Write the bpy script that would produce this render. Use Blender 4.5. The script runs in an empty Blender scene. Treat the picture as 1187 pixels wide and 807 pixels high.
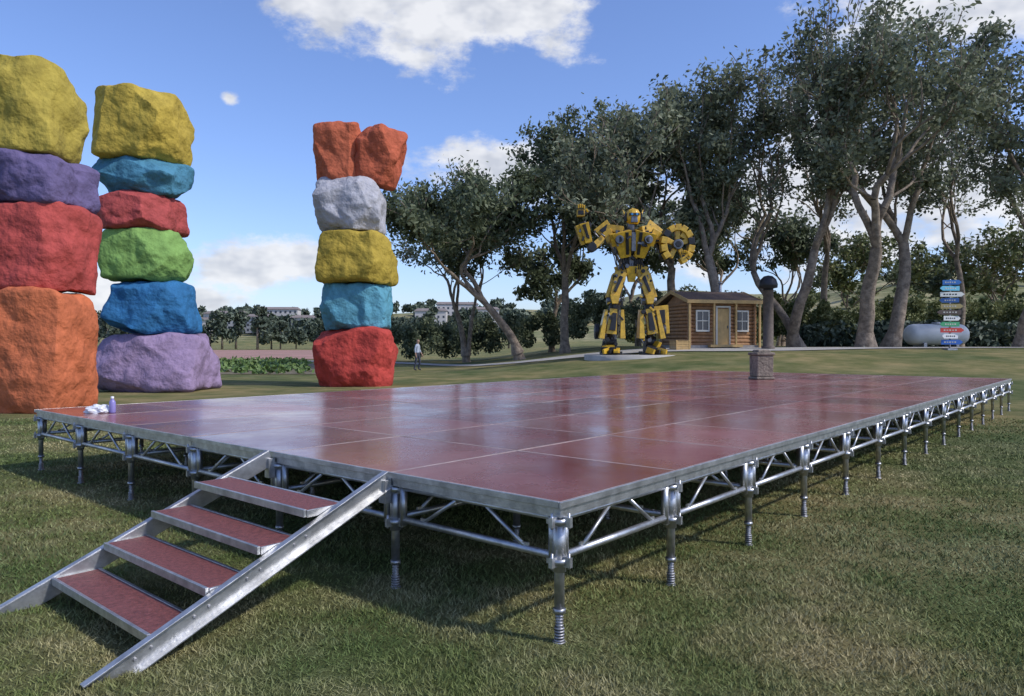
import bpy, bmesh, math, random
import numpy as np
from mathutils import Vector, Matrix, noise, Quaternion
random.seed(7)
sc=bpy.context.scene
F=848.0; CX=593.5; HY=398.0; EYE=1.5
def lin(r,g,b):
    f=lambda c:(c/255/12.92) if c/255<=0.04045 else ((c/255+0.055)/1.055)**2.4
    return (f(r),f(g),f(b),1)
def S(t):
    t=max(0.0,min(1.0,t)); return t*t*(3-2*t)
def G(x,y):
    z=1.25*S((y-18)/24)*S((x+5)/14)
    return z
def link(o,parent=None):
    sc.collection.objects.link(o)
    if parent: o.parent=parent
    return o
def empty(name,loc=(0,0,0),rz=0):
    e=bpy.data.objects.new(name,None); e.location=loc; e.rotation_euler=(0,0,rz); e.empty_display_size=.3
    return link(e)

# ---------------- materials
def mat(name,col,rough=.6,metal=0,ns=5,na=.25,bump=.0,bs=30,col2=None,coat=0,spec=.5,detail=4,bd=.05):
    m=bpy.data.materials.new(name); m.use_nodes=True; nt=m.node_tree; N=nt.nodes; L=nt.links
    b=N['Principled BSDF']; b.inputs['Roughness'].default_value=rough; b.inputs['Metallic'].default_value=metal
    b.inputs['Coat Weight'].default_value=coat; b.inputs['Specular IOR Level'].default_value=spec
    if col2 is None: col2=tuple(c*(1-na) for c in col[:3])+(1,)
    tc=N.new('ShaderNodeTexCoord'); n=N.new('ShaderNodeTexNoise'); n.inputs['Scale'].default_value=ns; n.inputs['Detail'].default_value=detail
    n.inputs['Roughness'].default_value=.65
    L.new(tc.outputs['Object'],n.inputs['Vector'])
    r=N.new('ShaderNodeValToRGB'); r.color_ramp.elements[0].position=.35; r.color_ramp.elements[1].position=.65
    r.color_ramp.elements[0].color=col2; r.color_ramp.elements[1].color=col
    L.new(n.outputs['Fac'],r.inputs['Fac']); L.new(r.outputs['Color'],b.inputs['Base Color'])
    if bump>0:
        n2=N.new('ShaderNodeTexNoise'); n2.inputs['Scale'].default_value=bs; n2.inputs['Detail'].default_value=5
        L.new(tc.outputs['Object'],n2.inputs['Vector'])
        bp=N.new('ShaderNodeBump'); bp.inputs['Strength'].default_value=bump; bp.inputs['Distance'].default_value=bd
        L.new(n2.outputs['Fac'],bp.inputs['Height']); L.new(bp.outputs['Normal'],b.inputs['Normal'])
    return m
def leafmat(name,c1,c2,c3,trans=.25):
    m=bpy.data.materials.new(name); m.use_nodes=True; nt=m.node_tree; N=nt.nodes; L=nt.links
    b=N['Principled BSDF']; b.inputs['Roughness'].default_value=.6; b.inputs['Specular IOR Level'].default_value=.3
    g=N.new('ShaderNodeNewGeometry'); tc=N.new('ShaderNodeTexCoord')
    n=N.new('ShaderNodeTexNoise'); n.inputs['Scale'].default_value=.45; n.inputs['Detail'].default_value=1
    L.new(tc.outputs['Object'],n.inputs['Vector'])
    a=N.new('ShaderNodeMath'); a.operation='MULTIPLY_ADD'; a.inputs[1].default_value=.5; 
    L.new(g.outputs['Random Per Island'],a.inputs[0])
    s=N.new('ShaderNodeMath'); s.operation='SUBTRACT'; s.inputs[1].default_value=.25; L.new(n.outputs['Fac'],s.inputs[0])
    L.new(s.outputs[0],a.inputs[2])
    r=N.new('ShaderNodeValToRGB'); e=r.color_ramp.elements; e[0].position=.15; e[0].color=c1; e[1].position=.85; e[1].color=c3
    q=e.new(.5); q.color=c2
    L.new(a.outputs[0],r.inputs['Fac']); L.new(r.outputs['Color'],b.inputs['Base Color'])
    if trans>0:
        t=N.new('ShaderNodeBsdfTranslucent'); L.new(r.outputs['Color'],t.inputs['Color'])
        mx=N.new('ShaderNodeMixShader'); mx.inputs[0].default_value=trans
        L.new(b.outputs[0],mx.inputs[1]); L.new(t.outputs[0],mx.inputs[2]); L.new(mx.outputs[0],N['Material Output'].inputs['Surface'])
    return m

ALU=mat('aluminium',(.60,.61,.62,1),.42,.9,ns=9,na=.4,bump=.05,bs=60)
GALV=mat('galvanised_steel',(.5,.5,.52,1),.5,.85,ns=25,na=.4,bump=.1,bs=80)
BARK=mat('bark',(.34,.27,.20,1),.9,ns=3,col2=(.13,.10,.075,1),bump=.8,bs=9)
LEAF_A=leafmat('leaf_dark',(.05,.065,.036,1),(.12,.15,.08,1),(.24,.27,.16,1),.35)
LEAF_B=leafmat('leaf_grey',(.08,.095,.06,1),(.18,.205,.125,1),(.33,.36,.24,1),.35)
LEAF_S=leafmat('leaf_shrub',(.06,.085,.028,1),(.15,.17,.06,1),(.30,.30,.13,1),.15)
LEAF_C=leafmat('leaf_crop',(.05,.09,.02,1),(.10,.17,.045,1),(.17,.24,.08,1),0)
LEAF_F=leafmat('leaf_far',(.04,.06,.042,1),(.08,.105,.07,1),(.14,.165,.11,1),0)

# ---------------- mesh builder
class MB:
    def __init__(s): s.v=[]; s.f=[]; s.m=[]; s.sm=[]
    def add(s,vs,fs,mi=0,smooth=False):
        o=len(s.v); s.v+= [tuple(v) for v in vs]
        for f in fs: s.f.append([i+o for i in f]); s.m.append(mi); s.sm.append(smooth)
    def box(s,c,d,mi=0,rot=None,taper=1.0):
        vs=[]
        for z in(-.5,.5):
            k=taper if z>0 else 1
            for x,y in((-.5,-.5),(.5,-.5),(.5,.5),(-.5,.5)):
                v=Vector((x*d[0]*k,y*d[1]*k,z*d[2]))
                if rot is not None: v=rot@v
                vs.append(v+Vector(c))
        s.add(vs,[(3,2,1,0),(4,5,6,7),(0,1,5,4),(1,2,6,5),(2,3,7,6),(3,0,4,7)],mi)
    def beam(s,p0,p1,w0,d0,w1=None,d1=None,mi=0,up=(0,1,0)):
        w1=w0 if w1 is None else w1; d1=d0 if d1 is None else d1
        p0=Vector(p0);p1=Vector(p1); a=(p1-p0).normalized(); u=Vector(up)
        if abs(a.dot(u))>.95: u=Vector((0,0,1))
        x=u.cross(a).normalized(); y=a.cross(x)
        vs=[]
        for p,w,d in((p0,w0,d0),(p1,w1,d1)):
            for i,j in((-.5,-.5),(.5,-.5),(.5,.5),(-.5,.5)): vs.append(p+x*w*i+y*d*j)
        s.add(vs,[(3,2,1,0),(4,5,6,7),(0,1,5,4),(1,2,6,5),(2,3,7,6),(3,0,4,7)],mi)
    def tube(s,p0,p1,r0,r1=None,n=12,mi=0,caps=True):
        r1=r0 if r1 is None else r1
        p0=Vector(p0);p1=Vector(p1); a=(p1-p0).normalized(); u=Vector((0,0,1)) if abs(a.z)<.9 else Vector((1,0,0))
        x=u.cross(a).normalized(); y=a.cross(x); vs=[]
        for p,r in((p0,r0),(p1,r1)):
            for i in range(n):
                t=2*math.pi*i/n; vs.append(p+x*r*math.cos(t)+y*r*math.sin(t))
        s.add(vs,[(i,(i+1)%n,n+(i+1)%n,n+i) for i in range(n)],mi,True)
        if caps:
            o=len(s.v)-2*n
            s.f.append([o+i for i in range(n)][::-1]); s.m.append(mi); s.sm.append(False)
            s.f.append([o+n+i for i in range(n)]); s.m.append(mi); s.sm.append(False)
    def lathe(s,prof,c=(0,0,0),n=20,mi=0):
        vs=[];fs=[]
        for r,z in prof:
            for i in range(n):
                t=2*math.pi*i/n; vs.append((c[0]+r*math.cos(t),c[1]+r*math.sin(t),c[2]+z))
        for k in range(len(prof)-1):
            for i in range(n): fs.append((k*n+i,k*n+(i+1)%n,(k+1)*n+(i+1)%n,(k+1)*n+i))
        s.add(vs,fs,mi,True)
    def mesh(s,name,mats):
        me=bpy.data.meshes.new(name); me.from_pydata(s.v,[],s.f)
        for m in mats: me.materials.append(m)
        me.polygons.foreach_set('material_index',s.m); me.polygons.foreach_set('use_smooth',s.sm); me.update()
        return me
    def obj(s,name,mats,parent=None,bevel=0,loc=None):
        o=bpy.data.objects.new(name,s.mesh(name,mats)); link(o,parent)
        if loc: o.location=loc
        if bevel:
            b=o.modifiers.new('b','BEVEL'); b.width=bevel; b.segments=2; b.limit_method='ANGLE'
        return o
def fastmesh(name,V,nper,mats):
    n=len(V); me=bpy.data.meshes.new(name)
    me.vertices.add(n); me.vertices.foreach_set('co',V.astype(np.float32).ravel())
    me.loops.add(n); me.loops.foreach_set('vertex_index',np.arange(n,dtype=np.int32))
    p=n//nper; me.polygons.add(p); me.polygons.foreach_set('loop_start',np.arange(0,n,nper,dtype=np.int32))
    me.polygons.foreach_set('loop_total',np.full(p,nper,dtype=np.int32))
    for m in mats: me.materials.append(m)
    me.update(calc_edges=True); return me
def leafquads(C,size,rng,flat=0):
    n=len(C); a=rng.normal(size=(n,3)); a/=np.linalg.norm(a,axis=1)[:,None]
    b=rng.normal(size=(n,3)); b-= (b*a).sum(1)[:,None]*a; b/=np.linalg.norm(b,axis=1)[:,None]
    s=size[:,None]; V=np.empty((n,4,3)); V[:,0]=C-a*s; V[:,1]=C+b*s*.5; V[:,2]=C+a*s; V[:,3]=C-b*s*.5
    return V.reshape(-1,3)

# ---------------- terrain
def hillz(x,y):
    z=G(x,y)
    r=S((y-85)/130.0)*S((x-35)/95.0)*(19+5*noise.noise(Vector((x*.012,y*.012,3))))
    l=S((y-330)/330.0)*(26+9*noise.noise(Vector((x*.004,y*.004,1))))*S((x+620)/500.0)
    return z+r+l
def coords(vals):
    out=[]
    for a,b,st in vals:
        k=max(1,int(round((b-a)/st))); out+=[a+(b-a)*i/k for i in range(k)]
    out.append(vals[-1][1]); return out
xs=coords([(-3000,-800,200),(-800,-120,20),(-120,-40,5),(-40,50,1),(50,200,5),(200,900,20),(900,3000,200)])
ys=coords([(-300,-20,20),(-20,16,3),(16,62,1),(62,260,5),(260,1000,20),(1000,3500,250)])
V=[(x,y,hillz(x,y)) for y in ys for x in xs]; nx=len(xs)
Fs=[(j*nx+i,j*nx+i+1,(j+1)*nx+i+1,(j+1)*nx+i) for j in range(len(ys)-1) for i in range(nx-1)]
me=bpy.data.meshes.new('ground'); me.from_pydata(V,[],Fs)
gm=bpy.data.materials.new('grass_ground'); gm.use_nodes=True; nt=gm.node_tree; N=nt.nodes; L=nt.links; b=N['Principled BSDF']
b.inputs['Roughness'].default_value=.95; b.inputs['Specular IOR Level'].default_value=.15
tc=N.new('ShaderNodeTexCoord')
def nz(scale,det,ro=.6,vec=None):
    n=N.new('ShaderNodeTexNoise'); n.inputs['Scale'].default_value=scale; n.inputs['Detail'].default_value=det; n.inputs['Roughness'].default_value=ro
    L.new(vec or tc.outputs['Object'],n.inputs['Vector']); return n.outputs['Fac']
def ramp(fac,p0,c0,p1,c1):
    r=N.new('ShaderNodeValToRGB'); r.color_ramp.elements[0].position=p0; r.color_ramp.elements[1].position=p1
    r.color_ramp.elements[0].color=c0; r.color_ramp.elements[1].color=c1; L.new(fac,r.inputs['Fac']); return r.outputs['Color']
def mix(f,a,c,mode='MIX'):
    m=N.new('ShaderNodeMix'); m.data_type='RGBA'; m.blend_type=mode
    if isinstance(f,float): m.inputs[0].default_value=f
    else: L.new(f,m.inputs[0])
    L.new(a,m.inputs[6]); L.new(c,m.inputs[7]); return m.outputs[2]
fine=ramp(nz(45,5,.75),.3,(.06,.07,.028,1),.7,(.20,.20,.09,1))
mid=ramp(nz(.9,4),.38,(.10,.12,.042,1),.64,(.28,.24,.13,1))
c=mix(.6,fine,mid)
big=ramp(nz(.16,5),.40,(.68,.82,.64,1),.60,(1.45,1.28,1.15,1))
c=mix(1.0,c,big,'MULTIPLY')
sp=N.new('ShaderNodeSeparateXYZ'); L.new(tc.outputs['Object'],sp.inputs[0])
mr=N.new('ShaderNodeMapRange'); mr.inputs[1].default_value=1.6; mr.inputs[2].default_value=4; L.new(sp.outputs['Z'],mr.inputs[0])
cb=N.new('ShaderNodeCombineXYZ'); m1=N.new('ShaderNodeMath'); m1.operation='MULTIPLY'; m1.inputs[1].default_value=.02; L.new(sp.outputs['X'],m1.inputs[0]); L.new(m1.outputs[0],cb.inputs[0])
m2=N.new('ShaderNodeMath'); m2.operation='MULTIPLY'; m2.inputs[1].default_value=.55; L.new(sp.outputs['Z'],m2.inputs[0]); L.new(m2.outputs[0],cb.inputs[2])
hc=ramp(nz(1.6,4,.7,cb.outputs[0]),.38,(.15,.17,.07,1),.62,(.44,.37,.22,1))
hc2=ramp(nz(.12,4,.8),.4,(.45,.52,.42,1),.62,(1.1,1.1,1.1,1)); hc=mix(1.0,hc,hc2,'MULTIPLY')
c=mix(mr.outputs[0],c,hc); L.new(c,b.inputs['Base Color'])
bp=N.new('ShaderNodeBump'); bp.inputs['Strength'].default_value=.9; bp.inputs['Distance'].default_value=.04; L.new(nz(60,4,.7),bp.inputs['Height']); L.new(bp.outputs[0],b.inputs['Normal'])
me.materials.append(gm); me.polygons.foreach_set('use_smooth',[True]*len(me.polygons))
link(bpy.data.objects.new('ground',me))

# lawn blades near the camera
rng=np.random.default_rng(3)
def bladesmesh(n,d0,d1):
    D=np.exp(rng.uniform(math.log(d0),math.log(d1),n)); A=rng.uniform(-.9,.9,n)
    X=D*np.sin(A); Y=D*np.cos(A)
    cl=.6+.5*(np.sin(X*3.1+1.3*np.sin(Y*2.3))*np.sin(Y*2.7+np.sin(X*1.9)))*.5+.25*np.sin(X*7.3+2*np.sin(Y*5.1))*np.sin(Y*8.1+X)+rng.uniform(-.25,.35,n)
    h=.025*np.clip(cl,.2,1.5)+.005; w=.0028*(D/3)**.8
    t=rng.uniform(0,6.28,n); lx=rng.normal(size=n)*.018; ly=rng.normal(size=n)*.018
    Z=np.zeros(n); V=np.empty((n,3,3))
    V[:,0]=np.stack([X-w*np.cos(t),Y-w*np.sin(t),Z],1); V[:,1]=np.stack([X+w*np.cos(t),Y+w*np.sin(t),Z],1)
    V[:,2]=np.stack([X+lx,Y+ly,h],1); return V.reshape(-1,3)
BL=bpy.data.materials.new('grass_blade'); BL.use_nodes=True; nt=BL.node_tree; N=nt.nodes; L=nt.links; b=N['Principled BSDF']; b.inputs['Roughness'].default_value=.65; b.inputs['Specular IOR Level'].default_value=.2
tc=N.new('ShaderNodeTexCoord'); ge=N.new('ShaderNodeNewGeometry')
g1=ramp(ge.outputs['Random Per Island'],0,(.075,.105,.03,1),1,(.20,.235,.085,1)); g2=ramp(ge.outputs['Random Per Island'],0,(.17,.15,.07,1),1,(.46,.40,.24,1))
pf=ramp(nz(.9,5,.7),.44,(.06,.06,.06,1),.60,(.9,.9,.9,1)); c=mix(pf,g1,g2); bg=ramp(nz(.3,3),.40,(.66,.80,.66,1),.60,(1.25,1.18,1.08,1)); c=mix(1.0,c,bg,'MULTIPLY'); L.new(c,b.inputs['Base Color'])
link(bpy.data.objects.new('grass',fastmesh('grass',bladesmesh(330000,2.2,17.5),3,[BL])))

def sheet(name,fn,nu,nv,mt,off):
    V=[];Fc=[]
    for j in range(nv+1):
        for i in range(nu+1):
            x,y=fn(i/nu,j/nv); V.append((x,y,hillz(x,y)+off))
    for j in range(nv):
        for i in range(nu): a=j*(nu+1)+i; Fc.append((a,a+1,a+nu+2,a+nu+1))
    m=bpy.data.meshes.new(name); m.from_pydata(V,[],Fc); m.materials.append(mt); m.update()
    return link(bpy.data.objects.new(name,m))
SOIL=mat('soil',(.18,.15,.09,1),.95,ns=2,na=.4,bump=.4,bs=20)
REDSOIL=mat('dry_field_soil',(.38,.20,.17,1),.95,ns=.15,col2=(.26,.16,.11,1))
PATHM=mat('path_concrete',(.42,.40,.36,1),.85,ns=1.5,na=.25,bump=.2,bs=30)
sheet('crop_field',lambda u,v:(-80+ (80-9-v*9)*u,35+v*30),40,30,SOIL,.02)
sheet('dry_field',lambda u,v:(-190+(190-17-v*14)*u,68+v*92),30,12,REDSOIL,.03)
pts=[(-30,66),(-12,58),(-5,50),(-1,43),(3,39.6),(8,38.2),(14,38.6),(22,41),(40,43)]
def pathf(u,v):
    t=u*(len(pts)-1); i=min(int(t),len(pts)-2); f=t-i
    P=[Vector(pts[max(0,min(len(pts)-1,k))]) for k in(i-1,i,i+1,i+2)]
    p=.5*((2*P[1])+(P[2]-P[0])*f+(2*P[0]-5*P[1]+4*P[2]-P[3])*f*f+(3*P[1]-P[0]-3*P[2]+P[3])*f**3)
    return p.x,p.y+(v-.5)*3.4
sheet('path',pathf,90,4,PATHM,.035)
rows=[]
for y in np.arange(35.5,64,1.1):
    x1=-9-(y-35)/30*9-.5; n=int(260*35/y); X=rng.uniform(-75,x1,n); 
    rows.append(np.stack([X,np.full(n,y)+rng.normal(size=n)*.12,rng.uniform(.03,.22,n)],1))
C=np.concatenate(rows); C=np.repeat(C,4,0)+rng.normal(size=(len(C)*4,3))*.08
link(bpy.data.objects.new('crop_rows',fastmesh('crop_rows',leafquads(C,rng.uniform(.1,.22,len(C)),rng),4,[LEAF_C])))

# ---------------- stage
PU=16.58/14; PV=7.74/6; NU=14; NV=6; HT=.715
stage=empty('stage_platform',(.241,3.614,0),math.atan2(.7585,.6516))
dm=bpy.data.materials.new('red_deck_board'); dm.use_nodes=True; nt=dm.node_tree; N=nt.nodes; L=nt.links; b=N['Principled BSDF']
tc=N.new('ShaderNodeTexCoord'); at=N.new('ShaderNodeAttribute'); at.attribute_name='tint'
base=ramp(at.outputs['Fac'],0,(.15,.037,.036,1),1,(.29,.088,.078,1))
dirt=ramp(nz(.7,5,.7),.42,(.0,.0,.0,1),.75,(1,1,1,1))
dc=N.new('ShaderNodeRGB'); dc.outputs[0].default_value=(.38,.21,.19,1)
mm=N.new('ShaderNodeMath'); mm.operation='MULTIPLY'; mm.inputs[1].default_value=.5; L.new(dirt,mm.inputs[0])
c=mix(mm.outputs[0],base,dc.outputs[0])
vo=N.new('ShaderNodeTexVoronoi'); vo.inputs['Scale'].default_value=85; L.new(tc.outputs['Object'],vo.inputs['Vector'])
dots=ramp(vo.outputs['Distance'],.15,(.70,.70,.70,1),.5,(1.08,1.08,1.08,1)); c=mix(1.0,c,dots,'MULTIPLY'); L.new(c,b.inputs['Base Color'])
rr=N.new('ShaderNodeMapRange'); rr.inputs[1].default_value=.3; rr.inputs[2].default_value=.7; rr.inputs[3].default_value=.12; rr.inputs[4].default_value=.38; L.new(nz(1.1,5,.65),rr.inputs[0]); L.new(rr.outputs[0],b.inputs['Roughness'])
b.inputs['Specular IOR Level'].default_value=.75; b.inputs['Coat Weight'].default_value=.25; b.inputs['Coat Roughness'].default_value=.12
bp=N.new('ShaderNodeBump'); bp.inputs['Strength'].default_value=.06; bp.inputs['Distance'].default_value=.004; L.new(vo.outputs['Distance'],bp.inputs['Height'])
bp2=N.new('ShaderNodeBump'); bp2.inputs['Strength'].default_value=.09; bp2.inputs['Distance'].default_value=.05; L.new(nz(1.8,2),bp2.inputs['Height']); L.new(bp.outputs[0],bp2.inputs['Normal'])
L.new(bp2.outputs[0],b.inputs['Normal'])
SEAM=mat('seam_strip',(.50,.42,.38,1),.6,.2,ns=6,na=.4)
d=MB(); tint=[]
fr=MB(); sb=MB()
for i in range(NU):
    for j in range(NV):
        g=.010; t=random.random(); cx,cy=(i+.5)*PU,(j+.5)*PV
        zs=[HT+random.uniform(-.0022,.0022) for _ in range(4)]; hx,hy=PU/2-g,PV/2-g
        cs=[(-hx,-hy),(hx,-hy),(hx,hy),(-hx,hy)]
        vs=[(cx+a,cy+b_,HT-.024) for a,b_ in cs]+[(cx+a,cy+b_,z) for (a,b_),z in zip(cs,zs)]
        d.add(vs,[(3,2,1,0),(4,5,6,7),(0,1,5,4),(1,2,6,5),(2,3,7,6),(3,0,4,7)],0); tint+=[t]*8
        w=.045; zz=HT-.027-.0275
        for sy in(-1,1): fr.box((cx,cy+sy*(PV/2-w/2-.003),zz),(PU-.006,w,.055)); sb.box((cx,cy+sy*(PV/2-.005),HT-.012),(PU-.002,.008,.024))
        for sx in(-1,1): fr.box((cx+sx*(PU/2-w/2-.003),cy,zz),(w,PV-.006-2*w-.002,.055)); sb.box((cx+sx*(PU/2-.005),cy,HT-.012),(.008,PV-.020,.024))
dk=d.obj('deck_boards',[dm],stage)
a=dk.data.attributes.new('tint','FLOAT','POINT'); a.data.foreach_set('value',tint)
fr.obj('panel_frames',[ALU],stage); sb.obj('panel_seams',[SEAM],stage)
ed=MB()
ed.box((NU*PU/2,-.008,HT-.016),(NU*PU+.04,.012,.034)); ed.box((NU*PU/2,NV*PV+.008,HT-.016),(NU*PU+.04,.012,.034))
ed.box((-.008,NV*PV/2,HT-.016),(.012,NV*PV-.01,.034)); ed.box((NU*PU+.008,NV*PV/2,HT-.016),(.012,NV*PV-.01,.034))
ed.obj('edge_trim',[ALU],stage,bevel=.002)
def truss(name,Ln):
    t=MB(); zt=HT-.095; zb=.43; e=.075
    t.tube((e,0,zb),(Ln-e,0,zb),.02); t.tube((e,0,zt),(Ln-e,0,zt),.015)
    for x in(e,Ln-e): t.tube((x,0,zb-.035),(x,0,zt+.012),.023)
    for x0,x1 in((.2,.41),(.8,.59)): t.tube((Ln*x0,0,zb+.012),(Ln*x1,0,zt-.01),.0115)
    for x in(.2,.8): t.box((Ln*x,0,zb+.02),(.05,.012,.03))
    return t.mesh(name,[ALU])
tx=truss('truss_long',PU); ty=truss('truss_short',PV)
lg=MB()
lg.tube((0,0,.17),(0,0,HT-.085),.026,n=16); lg.tube((0,0,.36),(0,0,HT-.09),.034,n=16)
for z in(.40,.60): 
    lg.tube((0,0,z),(0,0,z+.028),.050,n=16)
    for k in range(4):
        t=math.pi/2*k; lg.box((math.cos(t)*.052,math.sin(t)*.052,z+.014),(.044 if k%2==0 else .022,.022 if k%2==0 else .044,.05))
        lg.tube((math.cos(t)*.060,math.sin(t)*.060,z-.02),(math.cos(t)*.060,math.sin(t)*.060,z+.06),.007,n=8)
lg.tube((0,0,.15),(0,0,.175),.033,n=6); lg.tube((0,0,0.0),(0,0,.16),.014,mi=1)
for k in range(9): lg.tube((0,0,.012+k*.015),(0,0,.019+k*.015),.021 if k>4 else .027,.02 if k>4 else .024,mi=1,n=14)
lg.tube((0,0,0),(0,0,.01),.034,mi=1,n=14)
lm=lg.mesh('leg',[ALU,GALV])
def inst(me,name,loc,rz=0,parent=None):
    o=bpy.data.objects.new(name,me); o.location=loc; o.rotation_euler=(0,0,rz); link(o,parent); return o
for i in range(NU+1):
    for j in range(NV+1):
        inset_x=.035 if i==0 else(-.035 if i==NU else 0); iy=.035 if j==0 else(-.035 if j==NV else 0)
        inst(lm,'leg',(i*PU+inset_x,j*PV+iy,random.uniform(-.004,0)),random.choice([0,math.pi/2]),stage)
        if i<NU: inst(tx,'truss_long',(i*PU,j*PV+iy,0),0,stage)
        if j<NV: inst(ty,'truss_short',(i*PU+inset_x,j*PV,0),math.pi/2,stage)

# stairs
st=empty('stage_stairs',(.241,3.614,0),math.atan2(.7585,.6516))
sm=MB(); y0,y1=1.31,2.60
for y,sg in((y0,-1),(y1,1)):
    p0=Vector((-.02,y,.675)); p1=Vector((-1.70,y,-.03)); a=(p1-p0).normalized(); n_=Vector((a.z,0,-a.x)) ; n_= -n_ if n_.z<0 else n_
    up=(0,1,0)
    sm.beam(p0,p1,.105,.008,mi=0,up=up)
    for k in(-1,1):
        q=n_*k*.0525
        sm.beam(p0+q+Vector((0,sg*.02,0)),p1+q+Vector((0,sg*.02,0)),.008,.044,mi=0,up=up)
    for k in range(4):
        f=.36+.165*k; c0=p0.lerp(p1,f)
        for dx in(-.04,.04): sm.tube(c0+a*dx+Vector((0,sg*.002,0)),c0+a*dx+Vector((0,sg*.012,0)),.009,n=6,mi=2)
for k in range(4):
    xf=-(.575+.28*k)-.01; z=.145*(4-k); dpt=.245
    cx=xf+dpt/2
    sm.box((cx,(y0+y1)/2,z-.012),(dpt-.02,y1-y0-.05,.02),1)
    sm.box((xf,(y0+y1)/2,z-.02),(.018,y1-y0-.02,.042),0); sm.box((xf+dpt,(y0+y1)/2,z-.02),(.018,y1-y0-.02,.042),0)
    for y in(y0+.018,y1-.018): sm.box((cx,y,z-.025),(dpt-.022,.022,.04),0)
for y in(y0,y1): sm.box((-.03,y,.60),(.05,.06,.14),0)
RT=mat('red_tread',(.27,.085,.075,1),.5,ns=45,col2=(.13,.038,.034,1),bump=.5,bs=220)
sm.obj('stair_frame_and_treads',[ALU,RT,GALV],st,bevel=.0015)

def stage_w(u,v,z=0): return stage.matrix_basis@Vector((u,v,z))
bag=bmesh.new(); bmesh.ops.create_icosphere(bag,subdivisions=4,radius=1)
for v in bag.verts:
    n1=noise.noise(v.co*2.1); n2=noise.noise(v.co*5+Vector((4,1,2)))
    v.co*=1+.35*n1+.22*abs(n2); v.co=Vector((v.co.x*.13,v.co.y*.09,max(v.co.z,-.5)*.06+.03))
bm_=bpy.data.meshes.new('plastic_bag'); bag.to_mesh(bm_); bm_.materials.append(mat('white_plastic',(.75,.76,.78,1),.4,na=.1)); 
o=link(bpy.data.objects.new('plastic_bag',bm_)); o.location=stage_w(.32,6.75,HT)
bt=MB(); bt.lathe([(0,0),(.032,0),(.035,.01),(.035,.11),(.03,.13),(.014,.155),(.014,.165)],mi=0); bt.lathe([(.017,.163),(.017,.185),(0,.187)],mi=1)
o=bt.obj('drink_bottle',[mat('bottle_label',(.25,.22,.5,1),.25,na=.1),mat('cap',(.8,.8,.8,1),.4)]); o.location=stage_w(.42,6.62,HT)

sp_=MB(); 
sp_.box((0,0,.03),(.42,.42,.06)); sp_.box((0,0,.29),(.37,.37,.458),taper=1.03); sp_.box((0,0,.555),(.43,.43,.068)); sp_.box((0,0,.62),(.32,.32,.058),taper=.8)
o=sp_.obj('stone_post',[mat('weathered_stone',(.27,.22,.17,1),.9,ns=8,na=.5,bump=.6,bs=25)],bevel=.025); o.location=(5.42,15.9,HT); o.rotation_euler=(0,0,.15)

# ---------------- rock totems
def rock(name,w,h,dp,col,seed,parent,c,tilt=0,top=1.0,bot=1.0):
    rr=random.Random(seed); bm=bmesh.new(); bmesh.ops.create_cube(bm,size=2)
    bmesh.ops.subdivide_edges(bm,edges=bm.edges[:],cuts=40,use_grid_fill=True)
    off=Vector((rr.uniform(-50,50),rr.uniform(-50,50),rr.uniform(-50,50)))
    pl=[]
    for _ in range(14):
        n=Vector((rr.uniform(-1,1),rr.uniform(-1,1),rr.uniform(-.45,.45))).normalized(); pl.append((n,rr.uniform(1.04,1.24)))
    ex=rr.uniform(8,13)
    for v in bm.verts:
        p=v.co.copy(); p4=(abs(p.x)**ex+abs(p.y)**ex+abs(p.z)**ex)**(1/ex); q=p/p4
        q=Vector((q.x*(1+.07*noise.noise(q*1.3+off)),q.y*(1+.07*noise.noise(q*1.3-off)),q.z*(1+.05*noise.noise(q*1.5+off*2))))
        for n,dd in pl:
            e=q.dot(n)-dd
            if e>0: q=q-n*e*.85
        v.co=q
    mn=[min(v.co[i] for v in bm.verts) for i in range(3)]; mxx=[max(v.co[i] for v in bm.verts) for i in range(3)]
    dim=(w,dp,h)
    for v in bm.verts:
        q=Vector([((v.co[i]-mn[i])/(mxx[i]-mn[i])-.5)*dim[i] for i in range(3)])
        t=(q.z/h+.5); k_=bot+(top-bot)*t; q.x*=k_; q.y*=k_
        dv=noise.voronoi(q*1.15+off)[0][0]; dv2=noise.voronoi(q*2.9+off)[0][0]
        nd=(.4-dv)*.17+(.3-dv2)*.05+noise.fractal(q*2.2+off,.95,2.1,5)*.042
        n=Vector((q.x/(w*.5),q.y/(dp*.5),q.z/(h*.5)*.7)).normalized()
        v.co=q+n*nd
    me=bpy.data.meshes.new(name); bm.to_mesh(me); bm.free()
    me.polygons.foreach_set('use_smooth',[True]*len(me.polygons))
    try: me.set_sharp_from_angle(angle=math.radians(24))
    except Exception: pass
    lum=sum(col[:3])/3; col=tuple(x*.9+lum*.1 for x in col[:3])+(1,)
    c2=tuple(x*.64 for x in col[:3])+(1,)
    m=mat('paint_'+name,col,.85,ns=2.2,col2=c2,bump=.75,bs=7,detail=6,spec=.25,bd=.08); me.materials.append(m)
    o=link(bpy.data.objects.new(name,me),parent); o.location=c; o.rotation_euler=(0,tilt,0); return o
def totem(D,blocks,cxpx,ws=.97):
    e=empty('painted_rock_totem',((cxpx-CX)/F*D,D,0)); k=D/F
    for i,bl in enumerate(blocks):
        nm,x0,x1,y0_,y1_,col,tl=bl[:7]; tp=bl[7] if len(bl)>7 else 1.0; bo=bl[8] if len(bl)>8 else 1.0
        w=(x1-x0)*k; h=(y1_-y0_)*k; z=EYE+(HY-(y0_+y1_)/2)*k
        rock('boulder_'+nm,w*ws,h*1.0,(w*random.uniform(.85,1.0)),lin(*col),int(D*10)+i*7+1,e,(((x0+x1)/2-cxpx)*k,random.uniform(-.05,.05),z),tilt=tl,top=tp,bot=bo)
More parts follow.
